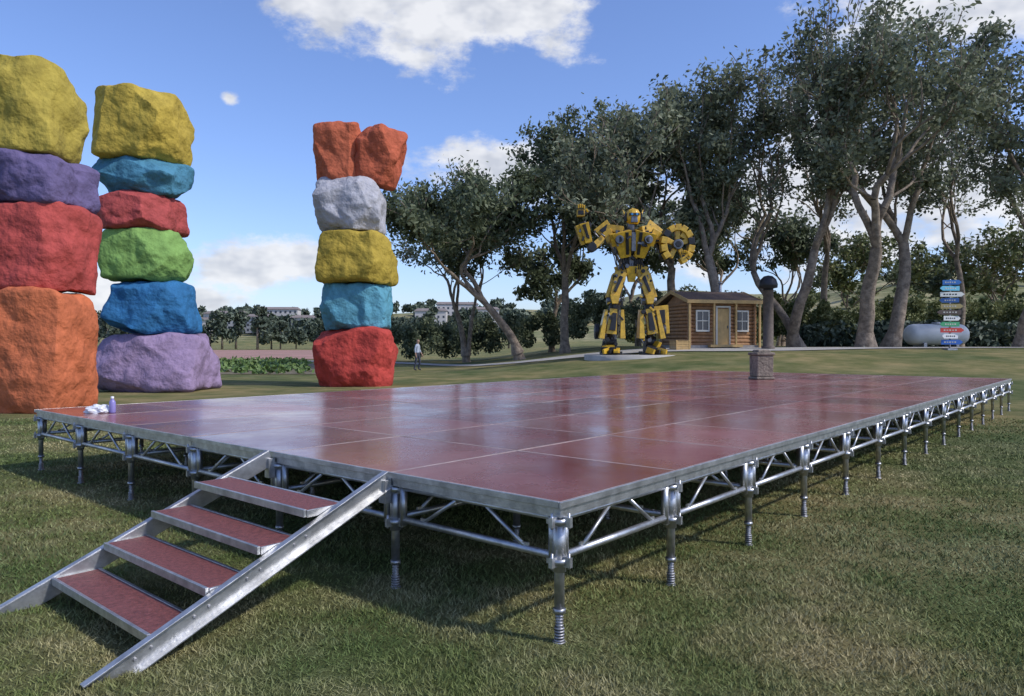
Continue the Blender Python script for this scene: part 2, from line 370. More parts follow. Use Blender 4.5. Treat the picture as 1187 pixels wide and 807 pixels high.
totem(16.5,[('yellow',-18,87,77,190,(178,158,55),0,.95),('purple',-12,96,184,244,(108,96,138),.03),('red',-20,104,238,340,(188,74,66),0,.96),('orange',-22,103,334,480,(208,110,62),0,1,.98)],38)
totem(23.5,[('yellow',121,219,111,192,(190,164,52),0,.95),('light_blue',118,217,185,230,(70,135,162),0.03),('red',115,209,226,271,(182,76,72),.03,.95),('green',129,221,268,328,(130,172,86),0,.97),('blue',132,234,327,389,(35,112,165),0,.82,1.0),('lilac',119,250,386,455,(155,132,166),0,.9,1.0)],183,.94)
totem(26.0,[('orange',364,426,145,217,(198,100,62),-.03,1.0,.96),('orange_split',410,468,149,217,(194,94,58),.16,1.1,.82),('white',368,449,209,274,(180,180,186),0,.97),('yellow',371,461,270,332,(182,156,46),0,.96),('light_blue',374,454,329,383,(88,160,182),0),('red',366,461,379,450,(195,64,52),0,.98)],413,.96)

# ---------------- trees
def make_tree(px,D,top,left,right,seed,leafm=LEAF_B,lean=0,trunkf=.3,nl=22000,trunks=1,r0=.36,low=.0,leafs=(.11,.22),name='tree'):
    rr=random.Random(seed); rg=np.random.default_rng(seed)
    k=D/F; X0=(px-CX)*k; H=(HY-top)*k+EYE-G(X0,D); 
    segs=[]; tips=[]
    def grow(p,d,ln,r,lv):
        n=6 if lv<2 else 4; r_end=r*(.68 if lv<4 else .4)
        for s in range(n):
            j=.13 if lv==0 else .22
            d=(d+Vector((rr.gauss(0,j),rr.gauss(0,j),rr.gauss(0,j*.6)+(.05 if lv else .02)))).normalized()
            q=p+d*ln/n; ra=r+(r_end-r)*s/n; rb=r+(r_end-r)*(s+1)/n
            segs.append((p,q,ra,rb,lv)); p=q
            if lv>=3 : tips.append((p,lv))
            if lv in(1,2) and s in(2,3) and rr.random()<.55: 
                dd=(d*.5+Vector((rr.gauss(0,1),rr.gauss(0,1),rr.uniform(-.2,.6))).normalized()).normalized(); grow(p,dd,ln*.55,ra*.45,lv+1)
        if lv<4:
            nb=3 if lv in(0,3) else rr.choice([2,3,3])
            for i in range(nb):
                az=rr.uniform(0,6.28); sp=rr.uniform(.25,.75)
                dd=(d+Vector((math.cos(az+i*2.1),math.sin(az+i*2.1),.05))*sp).normalized()
                grow(p,dd,ln*rr.uniform(.68,.88),r_end*rr.uniform(.6,.8),lv+1)
    for t in range(trunks):
        a=rr.uniform(0,6.28); sp=.0 if trunks==1 else .28
        grow(Vector((math.cos(a)*.25*(trunks>1),math.sin(a)*.25*(trunks>1),-.1)),Vector((lean+math.cos(a+t*3)*sp,math.sin(a+t*3)*sp,1)).normalized(),H*trunkf,r0*(1 if t==0 else .75),0)
    P=np.array([t[0][:] for t in tips]); zmax=np.percentile(P[:,2],98)+.5; fz=H/zmax
    xl,xr=np.percentile(P[:,0],3)-.5,np.percentile(P[:,0],97)+.5
    tl=(left-px)*k; tr=(right-px)*k
    def warp(v):
        z=v[2]*fz; f=min(1,max(0,z/(H*.45))); f=f*f
        x=v[0]; xt=tl+(x-xl)/(xr-xl)*(tr-tl); sc_=(tr-tl)/(xr-xl)
        return Vector((x*(1-f)+xt*f, v[1]*(1-f)+v[1]*sc_*f, z))
    e=empty(name,(X0,D,G(X0,D)))
    tb=MB()
    for p,q,ra,rb,lv in segs:
        a,b_=warp(p),warp(q); fl=1.0
        if lv==0 and p.z<.3: fl=1.45
        b2=a+(b_-a)*1.04
        tb.tube(a,b2,max(ra*fl,.026),max(rb,.022),n=9 if lv<2 else 5,caps=False)
    tb.obj('trunk_and_limbs',[BARK],e)
    W=np.array([warp(t[0])[:] for t in tips]); n=len(W); per=max(3,nl/n)
    dens=np.clip(rg.gamma(.75,1.33,n),.03,4.5); cnt=(per*dens).astype(int)
    rad=rg.uniform(.2,.55,n); C=np.repeat(W,cnt,0); R=np.repeat(rad,cnt)
    C=C+rg.normal(size=C.shape)*R[:,None]*np.array([1,1,.7])
    C=C[C[:,2]>H*low]
    V=leafquads(C,rg.uniform(leafs[0],leafs[1],len(C)),rg)
    link(bpy.data.objects.new('foliage',fastmesh('foliage',V,4,[leafm])),e)
T=[ # px,D,top,left,right,seed,leaf,lean,trunkf,nl,trunks,r0,low
 (603,47,188,448,655,11,LEAF_A,-.10,.17,18000,1,.32,.1),
 (545,56,205,460,615,12,LEAF_A,0,.16,14000,2,.26,.1),
 (655,50,134,598,735,13,LEAF_A,0,.2,16500,1,.32,.12),
 (705,46,132,640,785,14,LEAF_B,-.05,.22,13000,2,.3,.2),
 (770,49,98,700,850,15,LEAF_B,0,.26,13500,1,.36,.22),
 (846,44,74,762,905,16,LEAF_B,-.18,.30,12500,1,.38,.3),
 (925,45,44,855,990,17,LEAF_B,-.10,.32,10500,2,.36,.34),
 (955,54,60,880,1010,27,LEAF_B,.1,.3,6000,1,.28,.34),
 (1004,42,20,912,1085,18,LEAF_B,-.04,.32,12500,1,.46,.34),
 (1032,44,26,1000,1165,19,LEAF_B,.22,.30,12000,1,.44,.34),
 (1112,52,75,1060,1180,28,LEAF_B,0,.33,5500,1,.26,.34),
 (1186,43,66,1115,1270,20,LEAF_B,0,.32,10000,1,.44,.28),
 (1300,46,50,1210,1390,21,LEAF_B,0,.3,8000,1,.4,.3),
 (815,62,205,765,875,31,LEAF_A,0,.2,7000,1,.25,.15),
 (905,66,240,860,960,32,LEAF_A,0,.2,5500,2,.22,.15),
 (740,62,215,690,790,33,LEAF_A,0,.2,7000,1,.25,.1),
 (640,60,225,590,690,34,LEAF_A,0,.18,7000,1,.25,.1),
 (985,72,268,935,1040,35,LEAF_S,0,.2,5000,1,.2,.1),
 (1075,74,276,1020,1130,36,LEAF_A,0,.2,5000,1,.2,.1),
 (1165,70,262,1105,1215,37,LEAF_S,0,.2,5500,2,.2,.1),
]
for t in T: make_tree(*t[:5],seed=t[5],leafm=t[6],lean=t[7],trunkf=t[8],nl=t[9],trunks=t[10],r0=t[11],low=t[12],leafs=(.10,.21) if t[1]<58 else (.16,.3))

def clumpmass(name,items,leafm,size,per,trunk=True,ground=hillz):
    rg=np.random.default_rng(len(items)*5+1); allC=[]; tb=MB()
    for (x,y,w,h) in items:
        z0=ground(x,y); nb=7
        for k in range(nb):
            a=rg.uniform(0,6.28); r=rg.uniform(0,.36)*w; zz=rg.uniform(.32,.85)*h; rad=rg.uniform(.16,.30)*w*(1.15-.5*zz/h)
            u=rg.normal(size=(per,3)); u/=np.linalg.norm(u,axis=1)[:,None]; u*=rg.uniform(.45,1.1,(per,1))
            allC.append(np.array([x+r*math.cos(a),y+r*math.sin(a),z0+zz])+u*np.array([rad,rad,min(rad,h*.3)]))
        if trunk: tb.tube((x,y,z0-.1),(x,y,z0+h*.6),.03*h,.015*h,n=6)
    C=np.concatenate(allC); me=fastmesh(name,leafquads(C,rg.uniform(size*.5,size,len(C)),rg),4,[leafm])
    o=link(bpy.data.objects.new(name,me))
    if trunk: tb.obj('trunks',[BARK],o)
    return o
rs=random.Random(5)
it=[]
for px in range(-60,600,17):
    D=rs.uniform(165,200); w=rs.uniform(5,8); it.append(((px+rs.uniform(-7,7)-CX)/F*D,D,w,rs.uniform(6.5,11.5)*(1 if px>60 else .8)))
clumpmass('distant_tree_row',it,LEAF_F,.75,110)
it=[]
for _ in range(230):
    y=rs.uniform(420,640); x=rs.uniform(-.78,.15)*y; it.append((x,y,rs.uniform(10,20),rs.uniform(6,13)))
clumpmass('distant_woodland',it,LEAF_F,2.4,40,False)
it=[]
for _ in range(190):
    y=rs.uniform(95,230); x=rs.uniform(.16,.95)*y; it.append((x,y,rs.uniform(2.5,6.5),rs.uniform(2,5.5)))
clumpmass('hillside_bushes',it,LEAF_S,.6,50,False)
for i,(px,D,w,h) in enumerate([(845,52,5,3.2),(900,56,6,4.4),(950,54,5,4.2),(985,58,5,3.8),(1030,60,6,4.4),(1060,62,7,4.6),(1170,58,6,3.6),(480,60,6,3.4),(520,62,7,4.0),(570,60,6,4.0),(640,58,5,4.0),(700,56,5,4.0),(760,58,6,5),(820,60,7,5.5),(1130,66,7,5.2),(1210,60,7,4.4)]):
    x=(px-CX)/F*D; clumpmass('shrub',[(x+dx,D+rs.uniform(-.8,.8),w*.6,h*rs.uniform(.7,1)) for dx in(-w*.3,0,w*.3)],LEAF_S if px>830 else LEAF_A,.2,230,False)
rg=np.random.default_rng(9); n=20000
X=rg.uniform(21,62,n); Y=52+np.round(rg.uniform(0,6,n))*.75+rg.normal(size=n)*.12; Z=np.array([hillz(a,b2) for a,b2 in zip(X,Y)])+rg.uniform(.05,1.9,n)*(.9+.1*np.sin(X*1.7))
link(bpy.data.objects.new('corn_field',fastmesh('corn_field',leafquads(np.stack([X,Y,Z],1),rg.uniform(.14,.32,n),rg),4,[LEAF_F])))

# distant houses
HW=mat('house_wall',(.55,.52,.48,1),.8,ns=.2,na=.1); HR=mat('house_roof',(.24,.20,.18,1),.8,ns=.3); GL=mat('window_glass',(.05,.06,.08,1),.15,na=.2)
for i,(px,D,w,h) in enumerate([(232,430,16,9),(262,470,26,11),(300,450,18,10),(322,480,28,13),(352,455,14,9),(205,470,18,9),(395,500,26,14),(500,470,20,12),(530,500,28,14),(562,480,18,12),(120,480,20,9)]):
    x=(px-CX)/F*D; z=hillz(x,D)+3.5; e=empty('distant_house',(x,D,z-3),rs.uniform(-.4,.4)); m=MB()
    m.box((0,0,h/2),(w,9,h)); 
    n=int(w/3)
    for fl in range(int(h/3.2)):
        for q in range(n): m.box((-w/2+(q+.5)*w/n,-4.52,2+fl*3.1),(1.3,.1,1.5),2)
    o0=[(-w/2-.6,-5.2,h+.01),(w/2+.6,-5.2,h+.01),(w/2+.6,5.2,h+.01),(-w/2-.6,5.2,h+.01),(-w/2+1,0,h+1.8),(w/2-1,0,h+1.8)]
    m.add(o0,[(0,1,5,4),(2,3,4,5),(1,2,5),(3,0,4),(3,2,1,0)],1); m.obj('walls_roof_windows',[HW,HR,GL],e)

# ---------------- cabin
WOOD=mat('cabin_log',(.38,.20,.09,1),.65,ns=4,na=.4,bump=.3,bs=15); TRIM=mat('cabin_trim',(.52,.34,.13,1),.6,ns=4,na=.25); SHING=mat('cabin_shingle',(.15,.10,.075,1),.9,ns=8,na=.4,bump=.5,bs=20)
WHT=mat('white_frame',(.62,.60,.52,1),.5,na=.1)
Dc=41.5; xc=(820-CX)/F*Dc; cab=empty('log_cabin',(xc,Dc,G(xc,Dc)-.02),math.radians(14)); cab.scale=(.88,.88,1.1)
cb_=MB(); w,dp,h=4.4,3.6,2.2; r=.09; nlog=int(h/(2*r))
for i in range(nlog):
    z=r+.1+i*2*r
    for y in(-dp/2,dp/2): cb_.tube((-w/2-.15,y,z),(w/2+.15,y,z),r,n=10)
    for x in(-w/2,w/2): cb_.tube((x,-dp/2-.15,z+.02),(x,dp/2+.15,z+.02),r*.98,n=10)
cb_.obj('walls',[WOOD],cab)
f=MB(); f.box((0,0,.05),(w+.5,dp+.5,.2)); f.obj('foundation',[mat('plinth_stone',(.3,.28,.26,1),.9)],cab)
rf=MB(); zt=h+.05; rise=.55; ow=w/2+.35; od=dp/2+.45
rf.add([(-ow,-od,zt),(ow,-od,zt),(ow,0,zt+rise),(-ow,0,zt+rise),(-ow,od,zt),(ow,od,zt),(-ow,-od,zt+.1),(ow,-od,zt+.1),(ow,0,zt+rise+.1),(-ow,0,zt+rise+.1),(-ow,od,zt+.1),(ow,od,zt+.1)],
 [(0,3,2,1),(3,4,5,2),(6,7,8,9),(9,8,11,10),(1,2,8,7),(2,5,11,8),(0,6,9,3),(3,9,10,4),(4,10,11,5)],0)
rf.box((0,-od-.02,zt+.04),(2*ow+.1,.04,.17),1)
for sx in(-1,1):
    rf.beam((sx*(ow+.03),-od,zt+.05),(sx*(ow+.03),0,zt+rise+.05),.05,.17,mi=1,up=(0,0,1)); rf.beam((sx*(ow+.03),od,zt+.05),(sx*(ow+.03),0,zt+rise+.05),.05,.17,mi=1,up=(0,0,1))
    rf.add([(sx*w/2,-dp/2,h-.1),(sx*w/2,dp/2,h-.1),(sx*w/2,0,zt+rise)],[(0,1,2)],2)
rf.obj('roof',[SHING,TRIM,WOOD],cab)
wd=MB()
def window(x,y,z,ww,hh):
    wd.box((x,y,z),(ww,.06,hh),1); 
    for sx in(-1,1): wd.box((x+sx*(ww/2+.04),y-.02,z),(.08,.12,hh+.16),0)
    for sz in(-1,1): wd.box((x,y-.02,z+sz*(hh/2+.04)),(ww,.118,.08),0)
    wd.box((x,y-.04,z),(.04,.05,hh),0); wd.box((x,y-.042,z),(ww,.045,.04),0)
window(-1.4,-dp/2-.1,1.35,.75,.9); window(1.3,-dp/2-.1,1.35,.75,.9)
wd.box((0,-dp/2-.1,1.05),(.8,.07,1.8),2); 
for sx in(-1,1): wd.box((sx*.45,-dp/2-.12,1.07),(.09,.12,1.9),0)
wd.box((0,-dp/2-.12,2.05),(1.0,.12,.08),0); wd.box((.3,-dp/2-.15,1.05),(.05,.06,.14),1)
wd.obj('windows_and_door',[WHT,GL,TRIM],cab)
pc=MB()
for x in(-ow+.15,-.75,.75,ow-.15): pc.box((x,-od+.08,zt/2),(.11,.11,zt))
pc.box((0,-dp/2-.35,.12),(2.2,.5,.12)); pc.tube((1.2,.5,zt+.2),(1.2,.5,zt+1.1),.09,mi=1); pc.tube((1.2,.5,zt+1.12),(1.2,.5,zt+1.18),.15,mi=1)
pc.obj('porch_posts_and_flue',[TRIM,GALV],cab)
cr=MB()
for i in range(5): cr.box((0,-.4,.1+i*.16),(1.0,.03,.13)); cr.box((0,.4,.1+i*.16),(1.0,.03,.13)); cr.box((-.5,0,.1+i*.16),(.03,.76,.13)); cr.box((.5,0,.1+i*.16),(.03,.76,.13))
cr.box((0,0,.9),(1.06,.86,.04))
for x in(-.47,.47):
    for y in(-.43,.43): cr.box((x,y,.44),(.07,.03,.88))
xx=(788-CX)/F*38; o=cr.obj('wooden_crate',[TRIM],loc=(xx,38,G(xx,38))); o.rotation_euler=(0,0,.3); o.scale=(.8,.8,.55)

# ---------------- robot statue
YE=mat('yellow_armour',(.74,.44,.03,1),.4,.05,ns=5,na=.4,coat=.2); BK=mat('black_mechanism',(.04,.04,.043,1),.45,.5,ns=6,na=.3); GM=mat('gunmetal',(.2,.2,.21,1),.4,.8,ns=8,na=.4); BE=mat('eye_glass',(.05,.3,.6,1),.2)
kr=36/F; xr_=(731-CX)/F*36
rob=empty('robot_statue',(xr_,36,G(xr_,36)+.02),0)
def R(px,py,dp=0): return ((px-731)*kr,dp,(414-py)*kr)
rm=[YE,BK,GM,BE]
def Rb(m,a,b_,w0,d0,w1=None,d1=None,mi=0): m.beam(R(*a),R(*b_),w0,d0,w1,d1,mi)
rq=random.Random(4)
def greeble(m,x0,x1,y0_,y1_,dep,n):
    for _ in range(n):
        x,y=rq.uniform(x0,x1),rq.uniform(y0_,y1_); q=R(x,y,dep+rq.uniform(-.08,.08)); k=rq.random()
        if k<.45: m.tube(q,(q[0]+rq.uniform(-.25,.25),q[1],q[2]+rq.uniform(-.4,.4)+.01),rq.uniform(.025,.05),mi=rq.choice([1,2,2]),n=7)
        elif k<.8: m.beam(q,(q[0]+rq.uniform(-.2,.2),q[1]-.03,q[2]+rq.uniform(-.3,.3)+.01),rq.uniform(.06,.16),.1,rq.uniform(.04,.12),.08,rq.choice([0,1,1,2]))
        else: m.tube(q,(q[0],q[1]-.08,q[2]),rq.uniform(.06,.11),mi=rq.choice([1,2]),n=10)
for side,(hip,knee,ank,toe) in enumerate([((719,318,0),(711,352,-.25),(708,396,0),(703,412,-.55)),((744,318,0),(751,352,-.25),(754,396,0),(760,412,-.55))]):
    m=MB(); s=-1 if side==0 else 1
    m.tube(R(*hip),R(*knee),.27,.22,mi=1); m.tube(R(*knee),R(*ank),.24,.2,mi=1)
    Rb(m,(hip[0],hip[1]+1,-.2),(knee[0],knee[1]-5,-.35),.58,.35,.44,.3)
    Rb(m,(hip[0]+s*7,hip[1]+3,0),(knee[0]+s*8,knee[1]-4,-.1),.18,.55,.15,.4)
    Rb(m,(hip[0],hip[1]+6,-.4),(knee[0],knee[1]-10,-.53),.18,.1,.12,.08,1)
    Rb(m,(knee[0],knee[1]-6,-.45),(knee[0],knee[1]+4,-.52),.48,.3,.28,.2)
    m.tube((R(*knee)[0]-.36,-.22,R(*knee)[2]),(R(*knee)[0]+.36,-.22,R(*knee)[2]),.2,mi=2)
    Rb(m,(knee[0]-1,knee[1]+9,-.3),(ank[0]+s*1,ank[1]-6,-.25),.34,.34,.52,.5)
    Rb(m,(knee[0]-9,knee[1]+10,-.15),(ank[0]-12,ank[1]-1,-.1),.14,.6,.26,.95)
    Rb(m,(knee[0]+9,knee[1]+10,-.15),(ank[0]+12,ank[1]-1,-.1),.14,.6,.26,.95)
    Rb(m,(knee[0],knee[1]+14,-.5),(ank[0],ank[1]-10,-.55),.2,.1,.3,.1,1)
    m.tube(R(ank[0]+s*12-1,ank[1]-9,.25),R(ank[0]+s*18,ank[1]-9,.25),.38,mi=1,n=20); m.tube(R(ank[0]+s*11,ank[1]-9,.25),R(ank[0]+s*18.6,ank[1]-9,.25),.17,mi=2)
    m.tube(R(ank[0]-6,ank[1]+3,0),R(ank[0]+6,ank[1]+3,0),.26,mi=1)
    Rb(m,(ank[0],ank[1]+8,.5),(toe[0],toe[1]-3,-.75),.6,.5,.75,.25,1)
    Rb(m,(ank[0],ank[1]+7,.2),(toe[0],toe[1]-6,-.6),.5,.2,.6,.16,0)
    Rb(m,(ank[0]-5,ank[1]+13,-.6),(toe[0]-7,toe[1]-1.5,-1.15),.3,.26,.22,.1,0); Rb(m,(ank[0]+5,ank[1]+13,-.6),(toe[0]+7,toe[1]-1.5,-1.15),.3,.26,.22,.1,0)
    Rb(m,(ank[0],ank[1]+14,-.6),(toe[0],toe[1]-1.5,-1.05),.2,.22,.18,.1,1)
    m.box(R(ank[0],ank[1]+16,.0),(.95,1.3,.16),1)
    greeble(m,hip[0]-8,hip[0]+8,hip[1]+2,knee[1]-2,-.38,12); greeble(m,knee[0]-9,knee[0]+9,knee[1]+2,ank[1]+6,-.45,22)
    m.obj('leg_right' if s<0 else 'leg_left',rm,rob,bevel=.025)
m=MB()
Rb(m,(731,322,0),(731,300,0),.6,.5,.85,.55,2); Rb(m,(731,330,-.15),(731,312,-.25),.3,.35,.6,.35,0)
for s in(-1,1):
    Rb(m,(731+s*9,324,-.05),(731+s*13,311,-.1),.4,.5,.55,.45,0)
    for q in range(4): m.tube(R(731+s*(3+q*2.2),316,-.3),R(731+s*(4+q*2.6),298,-.35),.04,mi=1)
    Rb(m,(731+s*8,302,-.35),(731+s*14,274,-.62),.5,.5,.95,.7,0)
    Rb(m,(731+s*6,300,-.64),(731+s*8,276,-1.0),.14,.06,.16,.06,1)
    Rb(m,(731+s*20,290,-.5),(731+s*22,276,-.6),.3,.5,.42,.6,0)
    m.tube(R(731+s*16,284,-.9),R(731+s*16.5,284,-1.08),.2,mi=2,n=18); m.tube(R(731+s*16,284,-1.08),R(731+s*16.5,284,-1.1),.13,mi=1,n=18)
    Rb(m,(731+s*9,272,-.2),(731+s*27,268,0),.36,.8,.3,.7,0)
m.box(R(731,285,-.1),(1.6,.9,1.1),1); m.box(R(731,286,-.75),(.2,.3,.9),2)
m.tube(R(731,274,-.1),R(731,262,-.15),.2,mi=2)
for s in(-1,1):
    Rb(m,(731+s*18,280,.5),(731+s*33,261,.75),.5,.12,.85,.1,0); Rb(m,(731+s*20,277,.43),(731+s*30,264,.62),.25,.06,.5,.06,1)
greeble(m,712,750,292,322,-.42,26); greeble(m,712,750,272,292,-.85,12)
m.obj('torso',rm,rob,bevel=.03)
m=MB()
c=R(733,256,-.2); m.lathe([(.22,-.35),(.33,-.22),(.38,0),(.36,.2),(.26,.36),(.1,.43),(0,.44)],c,n=10,mi=0)
m.box((c[0],c[1]-.3,c[2]-.14),(.34,.2,.3),2,taper=.8); m.box((c[0],c[1]-.36,c[2]+.1),(.5,.12,.12),1)
for s in(-1,1):
    m.tube((c[0]+s*.12,c[1]-.4,c[2]+.09),(c[0]+s*.12,c[1]-.44,c[2]+.09),.06,mi=3)
    m.box((c[0]+s*.38,c[1],c[2]),(.1,.3,.4),1); m.beam((c[0]+s*.4,c[1],c[2]+.1),(c[0]+s*.5,c[1]+.1,c[2]+.4),.07,.2,.03,.05,0)
m.beam((c[0],c[1]-.2,c[2]+.3),(c[0],c[1]+.25,c[2]+.5),.14,.1,.06,.05,0)
m.obj('head',rm,rob,bevel=.02)
def hand(m,c,s,scale=1.0):
    c=Vector(c); m.box(c,(.42*scale,.34*scale,.36*scale),0); m.box(c+Vector((0,-.18*scale,0)),(.3*scale,.06*scale,.24*scale),1)
    for i in range(4):
        x=c.x-.16*scale+i*.107*scale; ln=(.2,.24,.22,.17)[i]*scale
        a=Vector((x,c.y-.12*scale,c.z+.17*scale)); b1=a+Vector((0,-.1*scale,ln)); b2=b1+Vector((0,-.18*scale,-.02)); b3=b2+Vector((0,.02,-.16*scale))
        m.beam(a,b1,.085*scale,.1*scale,mi=2); m.beam(b1,b2,.08*scale,.09*scale,mi=0); m.beam(b2,b3,.07*scale,.08*scale,mi=0)
    a=c+Vector((s*.2*scale,-.08*scale,-.08)); b1=a+Vector((s*.16*scale,-.12*scale,.12*scale)); m.beam(a,b1,.11*scale,.1*scale,mi=2); m.beam(b1,b1+Vector((-s*.08,-.14*scale,.12*scale)),.09*scale,.09*scale,mi=0)
m=MB()
Rb(m,(708,276,-.1),(699,280,-.15),.62,.75,.5,.55,0); m.tube(R(700,280,-.1),R(685,292,-.3),.2,mi=1)
Rb(m,(698,281,-.25),(687,290,-.4),.38,.4,.32,.34,0); m.tube(R(685,291,-.65),R(685,291,-.05),.22,mi=1)
m.tube(R(685,291,-.35),R(674,262,-.5),.18,mi=1); Rb(m,(681,286,-.5),(675,264,-.6),.34,.3,.46,.36,0); Rb(m,(675,288,-.3),(668,266,-.4),.16,.5,.22,.6,0)
Rb(m,(680,281,-.68),(675,266,-.8),.12,.06,.16,.06,1); greeble(m,680,704,274,292,-.5,10); greeble(m,671,684,262,290,-.6,8)
hand(m,R(672,252,-.45),1,.9)
m.obj('arm_right',rm,rob,bevel=.02)
m=MB()
Rb(m,(754,276,-.1),(764,280,-.15),.62,.75,.5,.55,0); m.tube(R(762,280,-.1),R(768,298,-.2),.17,mi=1)
Rb(m,(765,282,-.3),(769,296,-.35),.36,.4,.3,.36,0); m.tube(R(768,300,-.5),R(768,300,.1),.2,mi=1)
m.tube(R(768,300,-.3),R(784,290,-.75),.16,mi=2)
cc=Vector(R(781,289,-.7)); 
for i in range(14):
    if i in(9,10): continue
    a0=2*math.pi*i/14; a1=2*math.pi*(i+.9)/14
    p0=cc+Vector((math.cos(a0)*.68,0,math.sin(a0)*.84)); p1=cc+Vector((math.cos(a1)*.68,0,math.sin(a1)*.84))
    m.beam(p0,p1,.3,.5,mi=0 if i%5 else 1)
m.tube(cc+Vector((0,.2,0)),cc+Vector((0,-.32,0)),.28,.24,mi=2,n=18); m.tube(cc+Vector((0,-.31,0)),cc+Vector((0,-.36,0)),.15,mi=1,n=18)
for i in range(5):
    a0=2*math.pi*i/5+.3; m.beam(cc,cc+Vector((math.cos(a0)*.6,-.05,math.sin(a0)*.76)),.16,.2,.28,.16,mi=0)
Rb(m,(786,276,-.7),(799,285,-.75),.4,.3,.2,.14,0)
greeble(m,756,772,274,300,-.5,10); hand(m,R(788,303,-.8),1,.7)
m.obj('arm_left',rm,rob,bevel=.02)
m=MB(); Rb(m,(767,357,.3),(771,390,.25),.75,.12,.55,.12,0); Rb(m,(767,362,.22),(769,378,.2),.4,.06,.3,.06,1); Rb(m,(757,370,.1),(768,372,.3),.15,.15,mi=2); m.obj('leg_panel',rm,rob,bevel=.02)
pb=MB(); pb.lathe([(2.3,-.35),(2.3,.0),(0,.0)],(0,-.2,0),n=36); pb.obj('plinth',[PATHM],rob)

# ---------------- lamp post, sign post, tank
xx=(880-CX)/F*40; lp=MB(); lp.lathe([(.34,0),(.34,.15),(.27,.2),(.26,3.05),(.32,3.1)],n=20,mi=0)
lp.lathe([(.26,3.1),(.26,3.2),(.46,3.24),(.48,3.42),(.4,3.68),(.22,3.85),(0,3.9)],n=20,mi=1)
o=lp.obj('garden_bollard_lamp',[mat('brown_column',(.14,.11,.09,1),.8,ns=6,na=.4,bump=.4),BK]); o.location=(xx,38.6,G(xx,38.6))
xx=(1101-CX)/F*38; sgn=empty('direction_signpost',(xx,38,G(xx,38))); m=MB(); m.tube((0,0,0),(0,0,3.62),.05,mi=0); m.tube((0,0,3.6),(0,0,3.68),.08,.02,mi=0); m.box((0,0,.03),(.5,.5,.1),0); m.obj('pole',[GALV],sgn)
cols=[(60,120,190),(110,190,215),(225,225,215),(70,110,170),(185,165,110),(95,80,70),(225,225,220),(70,160,110),(205,70,60),(225,225,225),(60,110,190)]
for i,cl in enumerate(cols):
    z=3.5-i*.31; s=-1 if i%2 else 1; w=.5+.08*((i*7)%3); h=.12; m=MB()
    out_=[(-w*s*.8,-h),(w*s*.8,-h),(w*s*1.05,0),(w*s*.8,h),(-w*s*.8,h)]
    vs=[(x,-.09,z_) for x,z_ in out_]+[(x,-.055,z_) for x,z_ in out_]
    m.add(vs,[(0,1,2,3,4),(9,8,7,6,5)]+[(k,(k+1)%5+0,(k+1)%5+5,k+5) for k in range(5)],0)
    for q in range(5): m.box((-w*.5+q*w*.22,-.094,0),(w*.13,.006,.05 if q%2 else .07),1)
    o=m.obj('arrow_board',[mat('board_paint',lin(*cl),.5,na=.08),WHT if sum(cl)<560 else BK],sgn); o.location=(0,0,z); o.rotation_euler=(0,0,rs.uniform(-.25,.25))
xx=(1085-CX)/F*47; tk=MB(); r=.68; prof=[(0,-2.05),(.3,-2.02),(.52,-1.92),(.64,-1.75),(r,-1.55),(r,1.55),(.64,1.75),(.52,1.92),(.3,2.02),(0,2.05)]
tk.lathe(prof,n=28); me=tk.mesh('tank_shell',[mat('white_tank_paint',(.68,.68,.66,1),.4,ns=1,na=.15)])
tke=empty('storage_tank',(xx,47,G(xx,47)),.1); o=link(bpy.data.objects.new('shell',me),tke); o.rotation_euler=(0,math.pi/2,0); o.location=(0,0,.8)
m=MB()
for x in(-1.1,1.1): m.box((x,0,.12),(.2,1.1,.3),0)
m.tube((0,0,1.45),(0,0,1.6),.25,mi=0); m.obj('saddles_and_hatch',[GALV],tke)

